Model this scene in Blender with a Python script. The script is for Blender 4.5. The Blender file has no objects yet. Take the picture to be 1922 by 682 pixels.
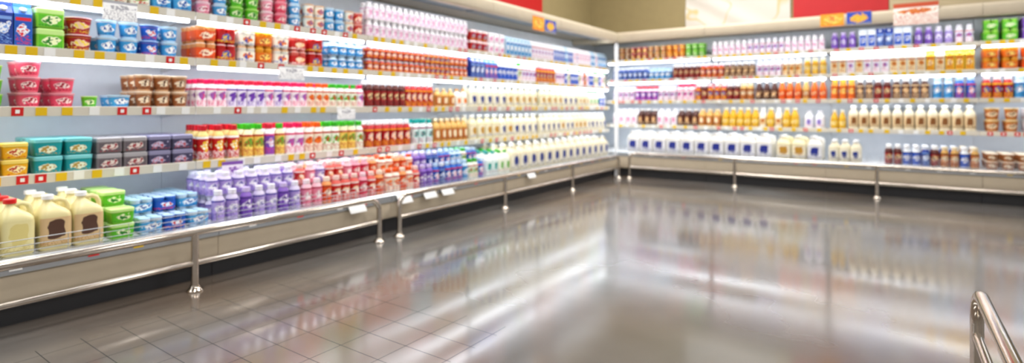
import bpy, math, random
from mathutils import Vector, Matrix
random.seed(7)
S=bpy.context.scene
COL=S.collection
S.view_settings.view_transform='Standard'
S.view_settings.look='None'

# ------------------------------------------------------------ materials
def lin(h,a=1.0):
    h=h.lstrip('#'); o=[]
    for i in (0,2,4):
        c=int(h[i:i+2],16)/255
        o.append(c/12.92 if c<=.04045 else ((c+.055)/1.055)**2.4)
    return (o[0],o[1],o[2],a)
MC={}
def bsdf(m): return m.node_tree.nodes['Principled BSDF']
def plastic(hexc,rough=.35,metal=0.0,bump=0.0):
    k=('p',hexc,rough,metal,bump)
    if k in MC: return MC[k]
    m=bpy.data.materials.new('plastic_'+hexc.strip('#')); m.use_nodes=True
    nt=m.node_tree; b=bsdf(m)
    tc=nt.nodes.new('ShaderNodeTexCoord'); n=nt.nodes.new('ShaderNodeTexNoise'); n.inputs['Scale'].default_value=9
    nt.links.new(tc.outputs['Object'],n.inputs['Vector'])
    mx=nt.nodes.new('ShaderNodeMix'); mx.data_type='RGBA'
    c=lin(hexc); mx.inputs[6].default_value=c; mx.inputs[7].default_value=(c[0]*.86,c[1]*.86,c[2]*.86,1)
    nt.links.new(n.outputs['Fac'],mx.inputs[0]); nt.links.new(mx.outputs[2],b.inputs['Base Color'])
    b.inputs['Roughness'].default_value=rough; b.inputs['Metallic'].default_value=metal
    MC[k]=m; return m
def emit(hexc,st):
    k=('e',hexc,st)
    if k in MC: return MC[k]
    m=bpy.data.materials.new('lamp_glow'); m.use_nodes=True; b=bsdf(m)
    b.inputs['Base Color'].default_value=lin(hexc); b.inputs['Emission Color'].default_value=lin(hexc); b.inputs['Emission Strength'].default_value=st
    MC[k]=m; return m
def printed(c1,c2,c3,zc,w,h,rough=.4,style=0):
    """label print: base colour, irregular emblem, small marks (object space x,z)"""
    k=('l',c1,c2,c3,round(zc,3),round(w,3),round(h,3),style)
    if k in MC: return MC[k]
    m=bpy.data.materials.new('print_'+c1.strip('#')); m.use_nodes=True; nt=m.node_tree; b=bsdf(m); N=nt.nodes.new; L=nt.links.new
    tc=N('ShaderNodeTexCoord'); sp=N('ShaderNodeSeparateXYZ'); L(tc.outputs['Object'],sp.inputs[0])
    def math_(op,a,bb,clamp=False):
        q=N('ShaderNodeMath'); q.operation=op; q.use_clamp=clamp
        for i,v in enumerate((a,bb)):
            if v is None: continue
            if isinstance(v,(int,float)): q.inputs[i].default_value=v
            else: L(v,q.inputs[i])
        return q.outputs[0]
    sd=(int(c1[1:],16)%89)*.31
    of=N('ShaderNodeMapping'); of.inputs['Location'].default_value=(sd,sd*.7,sd*.3); L(tc.outputs['Object'],of.inputs[0])
    wn=N('ShaderNodeTexNoise'); wn.inputs['Scale'].default_value=34; wn.inputs['Detail'].default_value=2 if style==0 else 0; L(of.outputs[0],wn.inputs['Vector'])
    warp=math_('MULTIPLY',math_('SUBTRACT',wn.outputs['Fac'],.5),2.2 if style==0 else .5)
    x=math_('ADD',math_('DIVIDE',sp.outputs[0],w),warp); z0=math_('DIVIDE',math_('SUBTRACT',sp.outputs[2],zc),h); z=math_('ADD',z0,warp)
    if style==1:   # squarer emblem
        x2=math_('MULTIPLY',x,x); z2=math_('MULTIPLY',z,z); r=math_('ADD',math_('MULTIPLY',x2,x2),math_('MULTIPLY',z2,z2))
    else: r=math_('ADD',math_('MULTIPLY',x,x),math_('MULTIPLY',z,z))
    el=math_('LESS_THAN',r,1.0)
    n2=N('ShaderNodeTexNoise'); n2.inputs['Scale'].default_value=70; n2.inputs['Detail'].default_value=1; L(of.outputs[0],n2.inputs['Vector'])
    inner=math_('MULTIPLY',math_('GREATER_THAN',n2.outputs['Fac'],.52),math_('LESS_THAN',r,.75))
    mp=N('ShaderNodeMapping'); mp.inputs['Scale'].default_value=(110,110,190); L(tc.outputs['Object'],mp.inputs[0])
    no=N('ShaderNodeTexNoise'); no.inputs['Scale'].default_value=1.0; no.inputs['Detail'].default_value=1; L(mp.outputs[0],no.inputs['Vector'])
    marks=math_('MULTIPLY',math_('GREATER_THAN',no.outputs['Fac'],.55),math_('LESS_THAN',z0,-1.1))
    topb=math_('GREATER_THAN',z0,1.55)
    def mix(f,a,c):
        q=N('ShaderNodeMix'); q.data_type='RGBA'; L(f,q.inputs[0])
        if isinstance(a,str): q.inputs[6].default_value=lin(a)
        else: L(a,q.inputs[6])
        q.inputs[7].default_value=lin(c); return q.outputs[2]
    c=mix(el,c1,c2); c=mix(inner,c,c3 if style==0 else c2); c=mix(marks,c,c3); c=mix(topb,c,c3 if style==0 else c1)
    L(c,b.inputs['Base Color']); b.inputs['Roughness'].default_value=rough
    MC[k]=m; return m
def steel():
    if 'steel' in MC: return MC['steel']
    m=bpy.data.materials.new('brushed_steel'); m.use_nodes=True; nt=m.node_tree; b=bsdf(m)
    b.inputs['Base Color'].default_value=lin('#cdc2b5'); b.inputs['Metallic'].default_value=1
    tc=nt.nodes.new('ShaderNodeTexCoord'); n=nt.nodes.new('ShaderNodeTexNoise'); n.inputs['Scale'].default_value=30
    r=nt.nodes.new('ShaderNodeMapRange'); r.inputs[3].default_value=.08; r.inputs[4].default_value=.2
    nt.links.new(tc.outputs['Object'],n.inputs['Vector']); nt.links.new(n.outputs['Fac'],r.inputs[0]); nt.links.new(r.outputs[0],b.inputs['Roughness'])
    MC['steel']=m; return m

# ------------------------------------------------------------ geometry helpers  (geo = (verts, faces))
def sgn(v): return -1 if v<0 else 1
def loft(rings,N=20,a0=0,a1=360,cap=True):
    full=(a1-a0)>=359.9; n=N if full else N+1
    V=[];F=[]
    for r in rings:
        z,rx,ry=r[0],r[1],r[2]; e=r[3] if len(r)>3 else 2; cx=r[4] if len(r)>4 else 0; cy=r[5] if len(r)>5 else 0
        for i in range(n):
            t=math.radians(a0+(a1-a0)*i/N+(0 if not full else 180/N))
            c,s=math.cos(t),math.sin(t)
            V.append((cx+rx*sgn(c)*abs(c)**(2/e),cy+ry*sgn(s)*abs(s)**(2/e),z))
    for k in range(len(rings)-1):
        for i in range(n if full else N):
            j=(i+1)%n
            F.append((k*n+i,k*n+j,(k+1)*n+j,(k+1)*n+i))
    if cap and full:
        F.append(tuple(reversed(range(n)))); F.append(tuple(range((len(rings)-1)*n,len(rings)*n)))
    return (V,F)
def tube(path,r,N=10,closed=False):
    P=[Vector(p) for p in path]; V=[];F=[]; m=len(P)
    up=None
    for i in range(m):
        if closed: d=(P[(i+1)%m]-P[i-1]).normalized()
        else: d=((P[min(i+1,m-1)]-P[max(i-1,0)])).normalized()
        if up is None:
            up=Vector((0,0,1)) if abs(d.z)<.9 else Vector((1,0,0))
        up=(up-d*up.dot(d)).normalized(); sd=d.cross(up)
        for k in range(N):
            t=2*math.pi*k/N; V.append(tuple(P[i]+(up*math.cos(t)+sd*math.sin(t))*r))
    for i in range(m if closed else m-1):
        for k in range(N):
            a=i*N; b=((i+1)%m)*N; F.append((a+k,a+(k+1)%N,b+(k+1)%N,b+k))
    if not closed:
        F.append(tuple(reversed(range(N)))); F.append(tuple(range((m-1)*N,m*N)))
    return (V,F)
def box(x0,x1,y0,y1,z0,z1):
    V=[(x0,y0,z0),(x1,y0,z0),(x1,y1,z0),(x0,y1,z0),(x0,y0,z1),(x1,y0,z1),(x1,y1,z1),(x0,y1,z1)]
    return (V,[(3,2,1,0),(4,5,6,7),(0,1,5,4),(1,2,6,5),(2,3,7,6),(3,0,4,7)])
def move(g,dx=0,dy=0,dz=0): return ([(v[0]+dx,v[1]+dy,v[2]+dz) for v in g[0]],g[1])
def join(*gs):
    V=[];F=[]
    for g in gs:
        o=len(V); V+=list(g[0]); F+=[tuple(i+o for i in f) for f in g[1]]
    return (V,F)
def mesh(name,geomats,bevel=0):
    V=[];F=[];MI=[];mats=[]
    for g,m in geomats:
        o=len(V); V+=list(g[0])
        if m not in mats: mats.append(m)
        for f in g[1]: F.append(tuple(i+o for i in f)); MI.append(mats.index(m))
    me=bpy.data.meshes.new(name); me.from_pydata(V,[],F)
    for m in mats: me.materials.append(m)
    me.polygons.foreach_set('material_index',MI)
    me.shade_smooth(); me.set_sharp_from_angle(angle=math.radians(38)); me.update()
    return me
def obj(name,me,parent=None,loc=None,**kw):
    o=bpy.data.objects.new(name,me); COL.objects.link(o)
    if loc: o.location=loc
    if parent: o.parent=parent
    for k,v in kw.items(): o[k]=v
    return o

# ------------------------------------------------------------ palettes
def p(desc,b,c,l1,l2,l3): return (desc,b,c,l1,l2,l3)
milk_navy=p('cream white, navy-emblem','#ebe2c4','#f4f4f4','#f2ecd8','#142c80','#122058')
jug_white=p('white, blue-emblem','#e8e6e0','#f4f4f4','#e8e8ec','#1a2a8c','#1c2c80')
milk_brown=p('cream white, brown-label','#f0e4c6','#fafafa','#e2c79a','#84501f','#5b3418')
milk_plain=p('ivory, pale-label','#e8deb6','#f4f4ee','#f0e5c6','#c08c2c','#3b62ae')
jug_brown=p('pale yellow, brown-label','#eadca2','#fbfbfb','#d8b888','#543628','#b98e54')
jug_red=p('pale yellow, red-capped','#ebe0a4','#df1818','#ebe0a4','#e0d084','#d0bc70')
choc=p('dark chocolate brown','#4c2014','#f3f0ea','#5a2416','#d8ac78','#f0d0a0')
choc_r=p('brown and red','#5c1c14','#f5f5f5','#941414','#e8c490','#3c140c')
red_w=p('red-label white-capped','#c8202a','#fafafa','#b00818','#f4e4e0','#f0a018')
red_r=p('red-capped cream','#f4d684','#cc0c20','#c41414','#f6ca30','#ffffff')
yel_g=p('yellow-label green-capped','#f6ecc0','#3cb818','#f2d060','#5aa82a','#c43020')
pink_w=p('pink-capped white','#fbf4f7','#e81858','#faf0f5','#a05ab0','#e02a72')
purp_w=p('purple-label white','#f8f4fa','#e01840','#f4ecf8','#6b34aa','#6b34aa')
purp_l=p('violet-label white','#f6f0fa','#d81838','#7a44b4','#f3eefa','#d03a86')
oran_w=p('orange-capped white','#fcf2e4','#ec5a08','#f8ead4','#f07410','#c8300c')
gren_w=p('green-capped white','#f6faee','#2fb010','#f0f5e0','#58ae24','#c02420')
blue_w=p('blue-label white','#f0f6fc','#f6f8fc','#2a5cc8','#f6f9ff','#12308e')
lblue=p('light blue and white','#cfe6f8','#bcdff4','#3c9cd4','#ffffff','#1a58a8')
teal=p('teal-capped white','#f0f9f6','#02a098','#e0f4f0','#0f9f92','#a83a6c')
beige=p('beige amber','#d8a858','#f4e0b8','#be6c2c','#f4e0b8','#703410')
white_p=p('white, pink-mark','#f8f5f7','#f8f4f7','#f7f1f5','#dc88b0','#d8a4c8')
white_v=p('white, violet-mark','#f6f5fa','#f4f2fa','#f2eff8','#8e78c8','#b84462')
white_o=p('white and gold','#f6efdc','#fbf9f2','#eed8a4','#d08420','#a83820')
green=p('bright green','#84d030','#c8ee90','#58ba18','#f0f6c4','#1c7c1c')
yell=p('yellow juice','#e0ac18','#f6eed0','#e8c040','#fbf0a8','#c07010')
oran=p('orange juice','#e86c08','#f7ebd6','#e45004','#fbe2a8','#c0200c')
navy=p('navy and white','#1c3c9c','#e6ecf8','#14388e','#eef2fa','#7aa0e0')
purple=p('violet','#8c64c4','#d4c2ee','#7a4cb8','#f0e6fa','#4c2c8c')
lilac=p('lilac and white','#e0d6f2','#f2eefa','#b49cdc','#f8f4fc','#5a48ac')
pinkp=p('pink and red','#f0a2b4','#f8d4de','#da2e54','#fce4de','#a40c2c')
redp=p('red and orange','#e46458','#f8d6cc','#c81818','#fbcc98','#fff0e8')
orp=p('orange and white','#f4a260','#fce6d0','#e4500a','#fdeacc','#a8280c')
peach=p('pale pink','#f4c4d0','#fce6ec','#ee8ea6','#fff0f0','#bc2850')
red_c=p('red fruit','#b81828','#fbdcdc','#a80c1a','#f6d0b0','#f8dc30')
pinkc=p('pink','#ee8c9c','#f4aab2','#e04864','#fbdcd8','#a80e2c')
brownc=p('caramel brown','#e0b488','#f8e8d0','#9c5c30','#f8e4c4','#5c2c14')
tealb=p('teal green','#20a8a6','#78ced2','#04949a','#ecf2d6','#b89440')
greyb=p('grey brown','#7a7276','#a8a4a8','#5e545a','#dcd0c8','#962030')
darkb=p('dark violet grey','#4a4662','#8c88a8','#3a3454','#b8b0cc','#b44044')
yelb=p('yellow','#f0c620','#f6d868','#eeac08','#fff0b0','#bc2c14')
blueb=p('blue','#286ccc','#c0dcf8','#1654b8','#f0f6ff','#e02030')
redbl=p('red, blue-label','#c41c18','#f8e0de','#b41014','#1a4cac','#f6ca30')
whbo=p('white, blue and orange','#f4eee2','#f0a028','#f8f2e0','#f07c18','#1a4eac')
gold=p('golden orange','#f09a14','#f6c048','#e46c08','#fbdc70','#b42810')

# ------------------------------------------------------------ product prototypes (face -Y, base z=0)
PC={}
DN={}
for q in (white_p,white_v): DN[q[0]]=('probiotic_drink_bottle','probiotic drink bottle')
for q in (choc,choc_r): DN[q[0]]=('chocolate_milk_bottle','chocolate milk bottle')
for q in (red_w,redp,orp,gold,redbl,pinkp,peach): DN[q[0]]=('fruit_drink_bottle','fruit drink bottle')
for q in (navy,blueb,lblue,purple,lilac,blue_w): DN[q[0]]=('flavored_milk_bottle','flavored milk bottle')
def proto(kind,W,D,H,pal):
    key=(kind,W,D,H,pal)
    if key in PC: return PC[key]
    desc,body,cap,l1,l2,l3=pal
    B=plastic(body); C=plastic(cap,.3)
    parts=[]
    if kind=='jug':
        w,d=W,D
        bg=loft([(0,.44*w,.44*d,5),(.012,.5*w,.5*d,5),(.60*H,.5*w,.5*d,5),(.66*H,.485*w,.49*d,4.5),(.73*H,.40*w,.43*d,3.5,-.05*w),(.80*H,.25*w,.30*d,2.6,-.12*w),(.87*H,.14*w,.15*d,2.2,-.16*w),(.95*H,.12*w,.13*d,2,-.16*w)],28)
        cr=.027
        parts.append(('cap',loft([(.915*H,cr*.9,cr*.9,2,-.16*w),(.92*H,cr,cr,2,-.16*w),(.99*H,cr,cr,2,-.16*w),(H,cr*.88,cr*.88,2,-.16*w)],18),C))
        parts.append(('handle',tube([(.40*w,0,.60*H),(.45*w,0,.67*H),(.44*w,0,.77*H),(.36*w,0,.86*H),(.2*w,0,.90*H),(-.08*w,0,.885*H)],.0125,8),B))
        parts.append(('label',loft([(.10*H,.5*w+.0015,.5*d+.0015,5),(.595*H,.5*w+.0015,.5*d+.0015,5)],14,212,328),printed(l1,l2,l3,.38*H,.27*w,.17*H,style=1)))
    elif kind=='bottle':
        r=W/2
        pr=[(0,.86),(.02,.97),(.05,1),(.60,1),(.68,.94),(.76,.74),(.83,.48),(.88,.40),(.93,.38)]
        bg=loft([(z*H,r*k,r*k*D/W,2.6) for z,k in pr],22)
        parts.append(('cap',loft([(.90*H,.44*r,.44*r),(.905*H,.48*r,.48*r),(.985*H,.48*r,.48*r),(H,.42*r,.42*r)],16),C))
        parts.append(('label',loft([(.12*H,r+.001,r*D/W+.001,2.6),(.58*H,r+.001,r*D/W+.001,2.6)],18,205,335),printed(l1,l2,l3,.37*H,.25*W,.14*H,style=1)))
    elif kind=='drink':
        r=W/2
        pr=[(0,.86),(.02,.97),(.06,1),(.30,1),(.42,.88),(.54,1),(.68,1),(.76,.85),(.82,.62),(.88,.58)]
        bg=loft([(z*H,r*k,r*k,2) for z,k in pr],18)
        parts.append(('cap',loft([(.84*H,.64*r,.64*r),(.845*H,.68*r,.68*r),(.985*H,.68*r,.68*r),(H,.60*r,.60*r)],16),C))
        parts.append(('label',loft([(z*H,r*k+.001,r*k+.001,2) for z,k in pr[2:7]],20,cap=False),printed(l1,l2,l3,.42*H,.36*W,.13*H)))
    elif kind=='juice':
        r=W/2
        pr=[(0,.84),(.02,.97),(.05,1),(.5,1),(.6,.92),(.72,.66),(.82,.44),(.86,.36),(.93,.36)]
        bg=loft([(z*H,r*k,r*k,2.3) for z,k in pr],20)
        parts.append(('cap',loft([(.90*H,.44*r,.44*r),(.985*H,.44*r,.44*r),(H,.38*r,.38*r)],16),C))
        parts.append(('label',loft([(.14*H,r+.001,r+.001,2.3),(.46*H,r+.001,r+.001,2.3)],20,cap=False),printed(l1,l2,l3,.32*H,.34*W,.08*H)))
    elif kind=='cup':
        r=W/2
        bg=loft([(0,.72*r,.72*r),(.03*H,.76*r,.76*r),(.88*H,.93*r,.93*r),(.90*H,.99*r,.99*r),(.94*H,.99*r,.99*r)],20)
        parts.append(('lid',loft([(.94*H,r,r),(.99*H,r,r),(H,.94*r,.94*r)],20),C))
        parts.append(('label',loft([(.10*H,.775*r+.001,.775*r+.001),(.82*H,.918*r+.0012,.918*r+.0012)],20,cap=False),printed(l1,l2,l3,.5*H,.32*W,.2*H)))
    elif kind=='pack':   # pack of four small cups in a printed sleeve
        r=W/4-.001; rd=D/4-.001; gs=[]
        for sx in (-1,1):
            for sy in (-1,1):
                gs.append(move(loft([(0,.74*r,.74*rd),(.02*H,.8*r,.8*rd),(.80*H,.95*r,.95*rd),(.84*H,r,rd),(.95*H,r,rd)],14),sx*W/4,sy*D/4))
        bg=join(*gs)
        lg=[]
        for sx in (-1,1):
            for sy in (-1,1): lg.append(move(loft([(.95*H,r,rd),(.985*H,r,rd),(H,.9*r,.9*rd)],14),sx*W/4,sy*D/4))
        parts.append(('lid',join(*lg),C))
        parts.append(('sleeve',loft([(.14*H,.475*W,.475*D,5),(.72*H,.497*W,.497*D,5)],24,cap=False),printed(l1,l2,l3,.46*H,.3*W,.17*H)))
    elif kind=='tub':
        bg=loft([(0,.42*W,.42*D,5),(.04*H,.44*W,.44*D,5),(.8*H,.485*W,.485*D,5)],24)
        parts.append(('lid',loft([(.78*H,.5*W,.5*D,5),(.96*H,.5*W,.5*D,5),(H,.47*W,.47*D,5)],24),C))
        parts.append(('label',loft([(.1*H,.446*W+.0015,.446*D+.0015,5),(.72*H,.48*W+.0015,.48*D+.0015,5)],16,212,328),printed(l1,l2,l3,.42*H,.28*W,.2*H)))
    elif kind=='carton':
        w,d=W/2,D/2; hz=.76*H; rz=.93*H
        V=[(-w,-d,0),(w,-d,0),(w,d,0),(-w,d,0),(-w,-d,hz),(w,-d,hz),(w,d,hz),(-w,d,hz),(-w,-.004,rz),(w,-.004,rz),(w,.004,rz),(-w,.004,rz),(-w,-.004,H),(w,-.004,H),(w,.004,H),(-w,.004,H)]
        Fa=[(3,2,1,0),(0,1,5,4),(1,2,6,5),(2,3,7,6),(3,0,4,7),(4,5,9,8),(6,7,11,10),(5,6,10,9),(7,4,8,11),(8,9,13,12),(9,10,14,13),(10,11,15,14),(11,8,12,15),(12,13,14,15)]
        bg=(V,Fa)
        c=loft([(0,.016,.016),(.014,.016,.016),(.016,.013,.013)],14)
        a=math.atan2(rz-hz,d); 
        c=([(x,-d*.55+y*math.cos(a)-z*math.sin(a),hz+(rz-hz)*.45+y*math.sin(a)+z*math.cos(a)) for x,y,z in c[0]],c[1])
        parts.append(('cap',c,C))
        parts.append(('label',box(-w*.86,w*.86,-d-.0015,-d+.0005,.08*H,.68*H),printed(l1,l2,l3,.42*H,.33*W,.12*H)))
    elif kind=='box':
        e=.006
        bg=loft([(0,.5*W-e,.5*D-e,14),(e,.5*W,.5*D,14),(H-e,.5*W,.5*D,14),(H,.5*W-e,.5*D-e,14)],32)
        parts.append(('lid',loft([(.72*H,.5*W+.001,.5*D+.001,14),(H-e,.5*W+.001,.5*D+.001,14),(H+.001,.5*W-e,.5*D-e,14)],32),C))
        parts.append(('label',box(-.42*W,.42*W,-.5*D-.0018,-.5*D+.001,.1*H,.66*H),printed(l1,l2,l3,.4*H,.3*W,.2*H)))
    nm={'jug':'milk_jug','bottle':'milk_bottle','drink':'yogurt_drink_bottle','juice':'juice_bottle','cup':'yogurt_cup','pack':'yogurt_multipack','tub':'dairy_tub','carton':'milk_carton','box':'dairy_box'}[kind]
    cat=nm.replace('_',' ')
    if kind=='drink' and desc in DN: nm,cat=DN[desc]
    P=dict(name=nm,cat=cat,desc=desc,bodyg=bg,B=B,parts=parts,split=None,joined=None)
    PC[key]=P; return P
def place(P,loc,rot,joined,group,where):
    if joined:
        if not P['joined']: P['joined']=mesh(P['name'],[(P['bodyg'],P['B'])]+[(g,m) for _,g,m in P['parts']])
        o=bpy.data.objects.new(P['name'],P['joined'])
    else:
        if not P['split']: P['split']=(mesh(P['name'],[(P['bodyg'],P['B'])]),[(n,mesh(n,[(g,m)])) for n,g,m in P['parts']])
        o=bpy.data.objects.new(P['name'],P['split'][0])
    COL.objects.link(o); o.location=loc; o.rotation_euler=(0,0,rot)
    o['label']=f"{P['desc']} {P['cat']} {where}"; o['category']=P['cat']; o['group']=group
    if not joined:
        for n,me in P['split'][1]:
            c=bpy.data.objects.new(n,me); COL.objects.link(c); c.parent=o

# ------------------------------------------------------------ layout constants
XL=-3.556; YR=8.015
def W2(side,a,b,z): return (XL-b,a,z) if side=='L' else (a,YR+b,z)
def wbox(side,a0,a1,b0,b1,z0,z1):
    q0=W2(side,a0,b0,z0); q1=W2(side,a1,b1,z1)
    return box(min(q0[0],q1[0]),max(q0[0],q1[0]),min(q0[1],q1[1]),max(q0[1],q1[1]),z0,z1)
def extr(side,poly,a0,a1):
    n=len(poly); V=[W2(side,a0,b,z) for b,z in poly]+[W2(side,a1,b,z) for b,z in poly]
    F=[tuple(range(n)),tuple(reversed(range(n,2*n)))]+[(i,i+n,(i+1)%n+n,(i+1)%n) for i in range(n)]
    return (V,F)
SH={'L':[.72,1.09,1.42,1.73],'R':[.80,1.19,1.53,1.86]}
DZ={'L':.335,'R':.385}
BS={'L':.30,'R':.35}     # shelf front setback
BB=.80                   # interior back
MAXW=.86

cream=plastic('#d2c3aa',.35); dark=plastic('#2c2c2f',.5); white=plastic('#eef0f2',.4); backm=plastic('#e6edf5',.5)
shelfm=plastic('#eceff2',.35); railm=plastic('#e0dacb',.35); redm=plastic('#d81414',.5); yel=plastic('#f0c400',.5); tagw=plastic('#fdfdfa',.5)
LED=emit('#f2f7ff',10.0)
LEDL=emit('#f2f7ff',6.0)

def fixnorm(me):
    import bmesh
    bm=bmesh.new(); bm.from_mesh(me); bmesh.ops.recalc_face_normals(bm,faces=bm.faces); bm.to_mesh(me); bm.free(); me.shade_smooth(); me.set_sharp_from_angle(angle=math.radians(38)); return me
wsign=printed('#fbfbfb','#f4f4f4','#a8a8b0',.02,.08,.015)
paper=plastic('#fbfbf8',.6)
def case(side,a0,a1,ia0,ia1,se,be):
    am=(a0+a1)/2
    root=bpy.data.objects.new('refrigerated_display_case',None); COL.objects.link(root)
    root.location=W2(side,am,.4,0); bpy.context.view_layer.update()
    inv=Matrix.Translation(root.location).inverted()
    root['label']='open white refrigerated dairy case with lit shelves and cream base'; root['category']='display case'; root['group']='open dairy cases along the walls'
    def P(name,geo,mat,par=root,**kw):
        me=fixnorm(mesh(name,[(geo,mat)])); o=obj(name,me,par,**kw)
        if par is root: o.matrix_parent_inverse=inv
        return o
    e=.002; dz=DZ[side]
    P('kick_plate',wbox(side,a0+e,a1-e,.07,.10,0,.14),dark)
    P('front_panel',extr(side,[(.05,.13),(.0,.135),(-.01,.16),(-.01,dz-.075),(.01,dz-.05),(.05,dz-.05)],a0+e,a1-e),cream)
    P('front_lip',extr(side,[(-.02,dz-.062),(-.02,dz-.005),(-.005,dz+.012),(.05,dz+.012),(.06,dz-.062)],a0+e,a1-e),plastic('#b8bcc0',.25,.6))
    P('deck',wbox(side,ia0+e,ia1-e,.06,BB,dz-.04,dz),shelfm)
    P('carcass',wbox(side,ia0+e,ia1-e,.12,BB+.06,0.0,dz-.045),dark)
    P('back_panel',wbox(side,ia0+e,be-e,BB,BB+.06,dz-.04,2.19),backm)
    P('canopy',extr(side,[(.06,2.12),(-.005,2.12),(-.02,2.14),(-.02,2.235),(.01,2.27),(.10,2.275),(MAXW,2.275),(MAXW,2.20),(.06,2.20)],ia0+e,ia1-e),plastic('#dccfb6',.4))
    P('air_grille',wbox(side,a0+.03,a1-.03,.17,.40,2.175,2.199),plastic('#9aa4ac',.5))
    P('canopy_light',wbox(side,a0+.04,a1-.04,.075,.125,2.155,2.197),LED)
    ws=[]
    for zz in (.03,.06,.09): 
        ws.append(tube([W2(side,a0+.02,.045,dz+zz),W2(side,a1-.02,.045,dz+zz)],.0022,5))
    k=a0+.02
    while k<a1:
        ws.append(tube([W2(side,k,.045,dz+.005),W2(side,k,.045,dz+.092)],.0018,5)); k+=.14
    P('wire_fence',join(*ws),plastic('#b8b8b8',.3,.7))
    if side=='L':
        for a in (2.78,3.30,3.62,3.86,5.35):
            if a0<a<a1: P('price_card',extr('L',[(-.0205,dz-.008),(-.0225,dz-.006),(-.072,dz-.083),(-.070,dz-.085)],a,a+.16),paper,label='small white paper price card')
    t=a0+.2
    while t<a1-.1:
        if (side=='L' and t>.3) or (side=='R' and t<1.7):
            P('price_tag',extr(side,[(-.0203,dz-.045),(-.0215,dz-.045),(-.0215,dz-.008),(-.0203,dz-.008)],t,t+.05),random.choice([yel,tagw,tagw,redm]))
        t+=random.uniform(.2,.4)
    bs=BS[side]
    for si,z in enumerate(SH[side]):
        s0=ia0; s1=se
        sh=P('shelf',wbox(side,s0+e,s1-e,bs,BB-.002,z-.022,z),shelfm)
        def Q(name,geo,mat,**kw):
            me=fixnorm(mesh(name,[(geo,mat)])); o=obj(name,me,sh,**kw); return o
        f0=s0 if side=='L' else max(s0,XL-bs+.005)
        f0+=.004; f1=s1-.004
        if side=='L': f1=min(f1,YR+BS['R']-.02)
        zb=z-.044; zt=z+.008
        Q('price_rail',extr(side,[(bs,zb),(bs-.010,zb),(bs-.016,zt),(bs-.004,z+.010),(bs,z)],f0,f1),railm)
        if si>=2: Q('light_strip',wbox(side,f0+.03,f1-.03,bs+.001,bs+.034,z-.066,z-.040),LED)
        else: Q('light_strip',wbox(side,f0+.03,f1-.03,bs+.012,bs+.05,z-.043,z-.024),LED if si else LEDL)
        for ba in (s0+.004,s1-.010):
            Q('bracket',extr(side,[(bs+.06,z-.023),(BB-.003,z-.023),(BB-.003,z-.07),(BB-.06,z-.065)],ba,ba+.006),white)
        t=f0+random.uniform(.04,.12)
        while t<f1-.08:
            if (side=='L' and t>.2) or (side=='R' and t<1.6):
                kind=random.random(); w=.05
                m=yel if kind<.42 else (redm if kind<.72 else tagw)
                def sl(zz): return bs-.010-.006*(zz-zb)/(zt-zb)
                g=extr(side,[(sl(zb)-.0005,zb+.003),(sl(zb)-.0025,zb+.003),(sl(zt)-.0025,zt-.003),(sl(zt)-.0005,zt-.003)],t,t+w)
                if m is redm:
                    za,zc=z-.028,z-.008
                    me=fixnorm(mesh('price_tag',[(g,redm),(extr(side,[(sl(za)-.0024,za),(sl(za)-.0034,za),(sl(zc)-.0034,zc),(sl(zc)-.0024,zc)],t+.016,t+.034),tagw)]))
                    obj('price_tag',me,sh)
                else: Q('price_tag',g,m)
            t+=random.uniform(.075,.17)
    return root

Ls=[-1.18,.30,1.78,3.25,4.72,6.20,YR]
for i in range(6):
    a0,a1=Ls[i],Ls[i+1]
    if i<5: case('L',a0,a1,a0,a1,a1,a1)
    else: case('L',a0,YR-.02,a0,YR-.02,YR+BS['R']-.02,YR+BB+.05)
Rs=[XL,-2.2,-.68,.85,2.35]
for i in range(4):
    a0,a1=Rs[i],Rs[i+1]
    r=case('R',a0,a1,a0 if i else XL-BB+.004,a1,a1,a1)
    if i==0:
        o=obj('corner_post',fixnorm(mesh('corner_post',[(box(XL-.045,XL,YR-.0,YR+.045,.0,2.12),white)])),r); o.matrix_parent_inverse=Matrix.Translation(r.location).inverted()

# ------------------------------------------------------------ runs
WH={0:'on lower case deck',1:'on low lit cooler shelf',2:'on middle cooler shelf',3:'on upper cooler shelf',4:'on top cooler shelf'}
def run(side,lv,a0,a1,kind,W,D,H,pals,deep=2,stack=1,gap=.006,b0=None,mixd=0.0):
    z=DZ[side] if lv==0 else SH[side][lv-1]
    b=(b0 if b0 is not None else (.085 if lv==0 else BS[side]+.012))
    n=max(1,int((a1-a0+gap)/(W+gap)+1e-4)); 
    pitch=(a1-a0)/n
    rot=math.radians(90) if side=='L' else 0
    for i in range(n):
        pi=min(len(pals)-1,int(i/n*len(pals)))
        a=a0+(i+.5)*pitch
        joined=not (side=='L' and a<4.7)
        for d in range(deep):
            bb=b+D/2+d*(D+.008)
            if bb+D/2>BB-.01: break
            pk=pals[pi] if random.random()>mixd else random.choice(pals)
            P=proto(kind,W,D,H,pk)
            st=stack if isinstance(stack,int) else stack[min(d,len(stack)-1)]
            for s in range(st):
                if s==st-1 and st>1 and d>0 and random.random()<.2: continue
                j=.0015
                jr=0.02 if kind in('box','tub','carton','pack','jug') else .15
                place(P,W2(side,a+random.uniform(-j,j),bb+random.uniform(0,j),z+.0005+s*(H+.002)),rot+random.uniform(-jr,jr),joined or d>1,P['cat']+'s '+WH[lv],WH[lv])
L,R='L','R'
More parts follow.
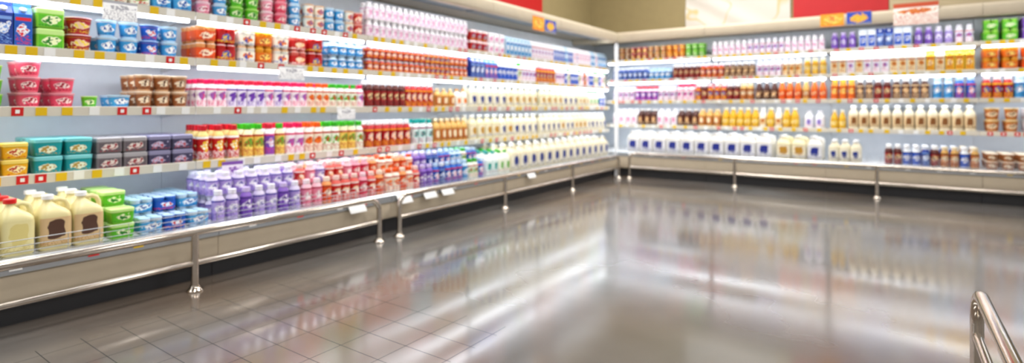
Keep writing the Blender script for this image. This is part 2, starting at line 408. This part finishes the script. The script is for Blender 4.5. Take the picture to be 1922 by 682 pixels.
# --- left deck
run(L,0,.30,.74,'jug',.135,.135,.28,[jug_brown],3)
run(L,0,.76,.90,'jug',.135,.135,.29,[jug_red],3)
run(L,0,.91,1.20,'jug',.14,.14,.29,[jug_brown],3)
run(L,0,1.22,1.36,'tub',.125,.12,.085,[green],4,(2,3,3,3))
run(L,0,1.37,1.78,'pack',.13,.13,.095,[lblue,blueb,lblue],4,(1,2,2,2))
for (q0,q1,pl) in ((1.80,2.46,[lilac,purple,lilac,lilac,lilac]),(2.47,3.28,[peach,lilac,pinkp,redp,pinkp,redp,orp]),(3.30,3.72,[oran_w,orp,redp]),(3.73,4.70,[purple,navy,blueb,lblue,gren_w,blueb])):
    run(L,0,q0,q1,'drink',.078,.078,.205,pl,1,mixd=.3)
    run(L,0,q0,q1,'drink',.078,.078,.155,pl,4,2,b0=.175,mixd=.3)
run(L,0,4.74,5.20,'bottle',.11,.11,.26,[teal,gren_w],4)
run(L,0,5.22,7.90,'jug',.17,.13,.31,[milk_navy],4,gap=.02)
# --- left shelf 1
run(L,1,.32,.93,'tub',.115,.115,.09,[yelb],2,2)
run(L,1,.94,1.22,'tub',.135,.12,.098,[tealb],3,2)
run(L,1,1.23,1.78,'box',.13,.13,.095,[greyb,greyb,darkb,darkb],3,2)
run(L,1,1.80,2.12,'drink',.078,.078,.25,[red_r],3)
run(L,1,2.13,3.24,'drink',.078,.078,.25,[yel_g,purp_l,pink_w,oran_w,gren_w,yel_g,gren_w],3,mixd=.1)
run(L,1,3.27,3.83,'drink',.075,.075,.25,[red_w],3)
run(L,1,3.84,4.15,'drink',.075,.075,.25,[teal],3)
run(L,1,4.16,4.70,'bottle',.085,.085,.25,[beige],3)
run(L,1,4.74,6.17,'bottle',.125,.105,.28,[milk_plain,milk_navy,milk_navy],3,gap=.012,mixd=.2)
run(L,1,6.23,8.28,'bottle',.125,.105,.28,[milk_navy,milk_plain,milk_navy],3,gap=.012,mixd=.2)
# --- left shelf 2
run(L,2,.32,.84,'cup',.10,.10,.075,[green],2,3)
run(L,2,.86,1.00,'cup',.115,.115,.085,[pinkc],2,3)
run(L,2,1.01,1.15,'cup',.12,.12,.085,[pinkc],3,2)
run(L,2,1.16,1.25,'cup',.08,.08,.07,[green],1,1)
run(L,2,1.30,1.43,'cup',.12,.12,.08,[lblue],2,1)
run(L,2,1.44,1.76,'cup',.10,.10,.105,[brownc],3,2)
run(L,2,1.80,3.24,'drink',.066,.066,.20,[pink_w,purp_w,purp_w,pink_w,oran_w,gren_w,pink_w],3,mixd=.15)
run(L,2,3.27,4.15,'drink',.07,.07,.25,[choc_r,red_w],2)
run(L,2,4.17,4.70,'bottle',.085,.085,.20,[beige,whbo],2)
run(L,2,4.74,6.17,'bottle',.12,.10,.26,[milk_navy,milk_plain],2,gap=.02)
run(L,2,6.23,7.3,'bottle',.12,.10,.26,[milk_plain,milk_navy],2,gap=.02)
run(L,2,7.32,8.28,'bottle',.10,.10,.25,[milk_plain,gren_w,blue_w],2,gap=.02)
# --- left shelf 3
run(L,3,.32,.70,'carton',.08,.08,.24,[blueb],2)
run(L,3,.70,.94,'carton',.075,.075,.24,[navy,blueb],2)
run(L,3,.95,1.08,'box',.125,.12,.115,[green],2,2)
run(L,3,1.09,1.23,'cup',.13,.13,.10,[red_c],2,2)
run(L,3,1.24,1.70,'cup',.105,.105,.10,[lblue,blueb,lblue],2,2)
run(L,3,1.80,2.08,'pack',.135,.13,.118,[orp,redbl],2,2)
run(L,3,2.09,2.50,'pack',.13,.13,.117,[whbo,gold,whbo],2,2)
run(L,3,2.51,2.82,'pack',.13,.13,.116,[redp,redbl],2,2)
run(L,3,2.88,3.24,'drink',.085,.085,.115,[lblue],2,2)
run(L,3,3.27,4.70,'drink',.068,.068,.118,[red_w,red_w,redbl,red_w],2,2,mixd=.15)
run(L,3,4.74,5.25,'carton',.08,.08,.24,[navy,blueb],2)
run(L,3,5.27,8.28,'drink',.08,.08,.24,[blue_w,white_v,redbl,white_v,blue_w,white_p,gren_w],2,mixd=.25)
# --- left shelf 4
run(L,4,.9,1.78,'pack',.12,.12,.12,[pinkp,gren_w,lblue],2,2)
run(L,4,1.80,2.62,'cup',.10,.10,.09,[peach,green,pinkc,lblue],2,3,mixd=.2)
run(L,4,2.64,3.24,'cup',.095,.095,.10,[whbo,lblue,redp],2,2,mixd=.2)
run(L,4,3.27,4.70,'drink',.066,.066,.16,[white_p],2,2)
run(L,4,4.74,5.4,'tub',.10,.10,.12,[redbl,white_p],2,2)
run(L,4,5.42,8.28,'carton',.075,.075,.24,[lblue,white_v,blue_w,white_p,lblue],2,mixd=.25)
# --- right deck
run(R,0,-3.44,-1.32,'jug',.20,.14,.33,[jug_white],3,gap=.008)
run(R,0,-1.28,-.72,'jug',.175,.14,.32,[milk_plain,jug_white],3,gap=.012)
run(R,0,-.66,-.30,'bottle',.115,.105,.28,[milk_navy],3)
run(R,0,-.06,.84,'drink',.082,.082,.24,[choc_r,blue_w,choc_r,navy,beige],4,mixd=.3)
run(R,0,.88,1.55,'cup',.12,.12,.09,[brownc,white_o],4,2)
# --- right shelf 1
run(R,1,-3.80,-2.08,'bottle',.10,.10,.26,[white_p,choc,white_p,choc,beige],2)
run(R,1,-2.06,-1.04,'juice',.095,.095,.28,[yell,yell,white_o,yell],2,mixd=.2)
run(R,1,-.98,-.72,'bottle',.10,.10,.24,[white_v],2)
run(R,1,-.66,-.48,'juice',.085,.085,.25,[yell],2)
run(R,1,-.46,.84,'bottle',.11,.105,.31,[milk_brown],3,gap=.005)
run(R,1,.90,1.55,'cup',.13,.13,.14,[beige,white_v],2,2)
# --- right shelf 2
run(R,2,-3.80,-2.75,'drink',.085,.085,.23,[white_v,purp_l,white_v],2,mixd=.2)
run(R,2,-2.73,-1.62,'drink',.085,.085,.25,[pink_w,choc_r,redbl,choc_r,beige],2,mixd=.2)
run(R,2,-1.6,-.70,'juice',.085,.085,.27,[choc,oran,beige,oran],2,mixd=.2)
run(R,2,-.66,.40,'drink',.085,.085,.265,[gold,choc,choc_r,choc,choc],2,mixd=.15)
run(R,2,.42,.84,'drink',.085,.085,.265,[lblue,blueb],2)
run(R,2,.88,1.55,'drink',.085,.085,.265,[redbl,lblue,redbl],2)
# --- right shelf 3
run(R,3,-3.80,-3.2,'drink',.08,.08,.20,[navy],2)
run(R,3,-3.18,-2.82,'drink',.08,.08,.18,[lblue],2)
run(R,3,-2.80,-1.60,'drink',.075,.075,.22,[choc_r,red_w,choc],2,mixd=.2)
run(R,3,-1.58,-1.0,'drink',.075,.075,.23,[white_v,white_o],2)
run(R,3,-.98,-.70,'drink',.075,.075,.23,[yell],2)
run(R,3,-.66,.82,'carton',.085,.085,.25,[white_o,white_v,white_o,white_o,yelb],2,mixd=.2)
run(R,3,.88,1.55,'pack',.14,.14,.124,[gold,oran],2,2)
# --- right shelf 4
run(R,4,-3.80,-2.30,'cup',.09,.09,.10,[brownc,red_c,beige,gold,green],2,2,mixd=.2)
run(R,4,-2.2,-.72,'drink',.075,.075,.21,[white_p,white_v,white_p],2)
run(R,4,-.66,-.36,'drink',.08,.08,.22,[purple],2)
run(R,4,-.34,.22,'carton',.085,.085,.24,[blue_w,navy,blue_w],2)
run(R,4,.24,.82,'drink',.08,.08,.22,[purple,lilac,white_v],2)
run(R,4,.88,1.55,'pack',.14,.14,.125,[green,purple,yell],2,2)

# ------------------------------------------------------------ guard rails
ST=steel()
def guard(kind,fixed,u0,u1,posts,top,low,label,r=.021,r2=.015,R_=.10):
    def w(u,z): return (fixed,u,z) if kind=='Y' else (u,fixed,z)
    root=bpy.data.objects.new('bumper_guard_rail',None); COL.objects.link(root); root.location=w((u0+u1)/2,0); 
    inv=Matrix.Translation(root.location).inverted()
    root['label']=label; root['category']='guard rail'
    path=[w(u0,.012)]
    for i in range(13):
        t=math.pi/2*i/12; path.append(w(u0+R_*(1-math.cos(t)),top-R_+R_*math.sin(t)))
    for i in range(13):
        t=math.pi/2*(1-i/12); path.append(w(u1-R_*(1-math.cos(t)),top-R_+R_*math.sin(t)))
    path.append(w(u1,.012))
    def P(n,g):
        o=obj(n,fixnorm(mesh(n,[(g,ST)])),root); o.matrix_parent_inverse=inv; return o
    P('top_rail',tube(path,r,18))
    P('lower_rail',tube([w(u0+.0,low),w(u1-.0,low)],r2,14))
    def fl(u,par):
        c=w(u,0); g=move(loft([(0,.045,.045),(.008,.045,.045),(.02,.03,.03),(.035,r+.003,r+.003)],20),c[0],c[1])
        o=obj('floor_flange',fixnorm(mesh('floor_flange',[(g,ST)])),par)
        if par is root: o.matrix_parent_inverse=inv
    for u in posts:
        c=w(u,0); g=move(loft([(0.005,r,r),(top-.005,r,r)],16),c[0],c[1])
        po=P('post',g); fl(u,po)
    fl(u0,root); fl(u1,root)
guard('Y',-3.40,-1.3,2.99,[.12,1.57],.35,.165,'stainless steel tubular bumper rail before the dairy cases')
guard('Y',-3.40,3.21,7.72,[4.74,6.25],.35,.165,'long stainless steel bumper rail running to the corner')
guard('X',7.80,-3.26,2.3,[-1.74,-.13,1.22],.385,.18,'stainless steel bumper rail before the corner dairy cases')
guard('Y',.29,.3,2.90,[1.25],.36,.165,'free-standing shiny steel bumper rail on the open floor',.023,.017,.15)

# ------------------------------------------------------------ signs and cards
def card(side,a0,a1,b,z0,z1,mat,label,name='shelf_sign'):
    g=box(-(a1-a0)/2,(a1-a0)/2,-.002,.002,-(z1-z0)/2,(z1-z0)/2)
    o=obj(name,mesh(name,[(g,mat)]),None); o.location=W2(side,(a0+a1)/2,b,(z0+z1)/2); o.rotation_euler=(0,0,math.radians(90) if side=='L' else 0)
    o['label']=label; o['category']='sign'
osign=printed('#fbf6ec','#e88a3a','#c8502a',.03,.16,.03)
orsign=printed('#f0a02a','#f8d860','#d83a1a',.0,.09,.05)
blsign=printed('#2a4cb8','#f0a030','#d8d040',.0,.09,.05)
card(L,1.25,1.43,.277,1.62,1.735,wsign,'white shelf sign card clipped to shelf edge')
card(L,2.38,2.60,.277,1.31,1.41,wsign,'white shelf sign card clipped to shelf edge')
card(L,2.92,3.10,.277,.99,1.08,wsign,'white shelf sign card clipped to shelf edge')
card(L,1.95,2.10,.277,.60,.71,printed('#f1e8f6','#c8a8d8','#8050a8',.0,.04,.02),'lilac and white card hanging from shelf edge')
card(L,5.50,5.76,-.023,2.03,2.20,orsign,'orange promotional card hanging from canopy fascia')
card(L,5.79,6.05,-.023,2.03,2.20,blsign,'blue promotional card hanging from canopy fascia')
card(R,-.74,-.48,-.023,2.12,2.28,orsign,'orange promotional card fixed to canopy fascia')
card(R,-.45,-.19,-.023,2.12,2.28,blsign,'blue promotional card fixed to canopy fascia')
card(R,.03,.46,-.023,2.07,2.33,osign,'large white promotional card with orange print')

# ------------------------------------------------------------ room
def struct(name,geo,mat): 
    o=obj(name,mesh(name,[(geo,mat)])); o['kind']='structure'; return o
wallm=plastic('#a3946a',.8)
WX=-4.47; WY=8.93
struct('wall_left',box(WX-.15,WX,-3,WY+.15,0,4.5),wallm)
struct('wall_back',box(WX,4.5,WY,WY+.15,0,4.5),wallm)
struct('ceiling',box(WX,4.5,-3,WY,4.5,4.6),plastic('#aaa8a4',.9))
def panel(name,geo,mat,label,cat):
    o=obj(name,mesh(name,[(geo,mat)])); o['label']=label; o['category']=cat
panel('wall_sign_panel',box(WX,WX+.03,.5,7.19,2.46,3.1),plastic('#c8141c',.5),'red wall sign panel mounted above the dairy cases','sign panel')
panel('wall_sign_panel',box(-1.17,-.02,WY-.03,WY,2.40,3.1),plastic('#c8141c',.5),'red wall sign panel mounted above the dairy cases','sign panel')
panel('wall_sign_panel',box(-.01,3.0,WY-.03,WY,2.40,3.1),plastic('#c9ba96',.5),'cream wall panel mounted above the dairy cases','sign panel')
bm_=bpy.data.materials.new('banner_cloth'); bm_.use_nodes=True; nt=bm_.node_tree; b=bsdf(bm_)
tc=nt.nodes.new('ShaderNodeTexCoord'); wv=nt.nodes.new('ShaderNodeTexNoise'); wv.inputs['Scale'].default_value=2.3; wv.inputs['Detail'].default_value=0
cr=nt.nodes.new('ShaderNodeValToRGB'); el=cr.color_ramp.elements; el[0].color=lin('#dedbd4'); el[0].position=.485; el[1].color=lin('#dedbd4'); el[1].position=.515; q=el.new(.5); q.color=lin('#d8c284')
nt.links.new(tc.outputs['Object'],wv.inputs['Vector']); nt.links.new(wv.outputs['Fac'],cr.inputs[0]); nt.links.new(cr.outputs[0],b.inputs['Base Color']); b.inputs['Roughness'].default_value=.8
V=[];F=[];nx,nz=60,20
for j in range(nz+1):
    for i in range(nx+1):
        x=-2.75+1.54*i/nx; z=2.34+.75*j/nz+ .012*math.sin(x*9)
        V.append((x,WY-.002-.03*(.5+.5*math.sin(x*7+z*11+1.5*math.sin(z*5+x*3))),z))
for j in range(nz):
    for i in range(nx): q=j*(nx+1)+i; F.append((q,q+1,q+nx+2,q+nx+1))
panel('cloth_banner',(V,F),bm_,'white cloth banner with pale gold curves on wall','banner')

# floor
fm=bpy.data.materials.new('polished_concrete'); fm.use_nodes=True; nt=fm.node_tree; b=bsdf(fm); N=nt.nodes.new; K=nt.links.new
tc=N('ShaderNodeTexCoord')
def noise(sc,det=4,dist=0):
    n=N('ShaderNodeTexNoise'); n.inputs['Scale'].default_value=sc; n.inputs['Detail'].default_value=det; n.inputs['Distortion'].default_value=dist; K(tc.outputs['Object'],n.inputs['Vector']); return n.outputs['Fac']
r1=N('ShaderNodeValToRGB'); e=r1.color_ramp.elements; e[0].position=.3; e[0].color=lin('#545350'); e[1].position=.7; e[1].color=lin('#777572'); K(noise(1.1,3,0),r1.inputs[0])
mx=N('ShaderNodeMix'); mx.data_type='RGBA'; rb=N('ShaderNodeMapRange'); rb.inputs[1].default_value=.42; rb.inputs[2].default_value=.7; rb.inputs[4].default_value=.75; K(noise(.45,2,0),rb.inputs[0]); K(rb.outputs[0],mx.inputs[0]); K(r1.outputs[0],mx.inputs[6]); mx.inputs[7].default_value=lin('#6e5843')
sp=N('ShaderNodeSeparateXYZ'); K(tc.outputs['Object'],sp.inputs[0])
def mt(op,a,bb=None,c=None):
    q=N('ShaderNodeMath'); q.operation=op
    for i,v in enumerate((a,bb,c)):
        if v is None: continue
        if isinstance(v,(int,float)): q.inputs[i].default_value=v
        else: K(v,q.inputs[i])
    return q.outputs[0]
def line(axis,off,per): 
    f=mt('FRACT',mt('DIVIDE',mt('ADD',axis,off),per)); return mt('LESS_THAN',mt('ABSOLUTE',mt('SUBTRACT',f,.5)),.0016/per)
ln=mt('MAXIMUM',line(sp.outputs[0],10.2,.25),line(sp.outputs[1],10.2,.165))
msk=mt('MULTIPLY',mt('MULTIPLY',mt('GREATER_THAN',sp.outputs[0],-3.15),mt('LESS_THAN',sp.outputs[0],-1.55)),mt('MULTIPLY',mt('GREATER_THAN',sp.outputs[1],.3),mt('LESS_THAN',sp.outputs[1],2.2)))
ln=mt('MULTIPLY',ln,msk)
m2=N('ShaderNodeMix'); m2.data_type='RGBA'; K(ln,m2.inputs[0]); K(mx.outputs[2],m2.inputs[6]); m2.inputs[7].default_value=lin('#1c1e20'); K(m2.outputs[2],b.inputs['Base Color'])
rr=N('ShaderNodeMapRange'); rr.inputs[1].default_value=.3; rr.inputs[2].default_value=.7; rr.inputs[3].default_value=.09; rr.inputs[4].default_value=.16; K(noise(1.3,0,0),rr.inputs[0]); K(mt('MAXIMUM',rr.outputs[0],mt('MULTIPLY',ln,.9)),b.inputs['Roughness'])
K(mt('SUBTRACT',.5,mt('MULTIPLY',ln,.42)),b.inputs['Specular IOR Level'])
b.inputs['IOR'].default_value=2.2
struct('floor',box(WX-.15,4.5,-3,WY+.15,-.1,0),fm)

# ------------------------------------------------------------ lights
for i,(x,y) in enumerate([(-2.2,1.2),(-2.2,4.2),(-.6,6.4),(1.2,3.4),(1.2,.2),(-2.2,7.0)]):
    fx=bpy.data.objects.new('ceiling_light',mesh('ceiling_light',[(box(-.8,.8,-.2,.2,0,.08),white)])); COL.objects.link(fx); fx.location=(x,y,4.42); fx['label']='white rectangular fluorescent ceiling light fixture'; fx['category']='ceiling light'
    l=bpy.data.lights.new('ceiling_lamp','AREA'); l.shape='RECTANGLE'; l.size=1.5; l.size_y=.4; l.energy=78; l.color=(1,.98,.96)
    lo=bpy.data.objects.new('ceiling_lamp',l); COL.objects.link(lo); lo.location=(0,0,-.01); lo.parent=fx
w=bpy.data.worlds.new('World'); S.world=w; w.use_nodes=True; bg=w.node_tree.nodes['Background']; bg.inputs[0].default_value=(1,.985,.965,1); bg.inputs[1].default_value=.5

# ------------------------------------------------------------ camera
cd=bpy.data.cameras.new('camera'); cam=bpy.data.objects.new('camera',cd); COL.objects.link(cam)
cam.location=(0,0,1.1); cam.rotation_euler=(math.radians(90),0,math.radians(34.9))
cd.sensor_width=36; cd.lens=1018/1922*36; cd.shift_y=-(341-200)/1922
cd.dof.use_dof=True; cd.dof.focus_distance=1.75; cd.dof.aperture_fstop=1.4
S.camera=cam
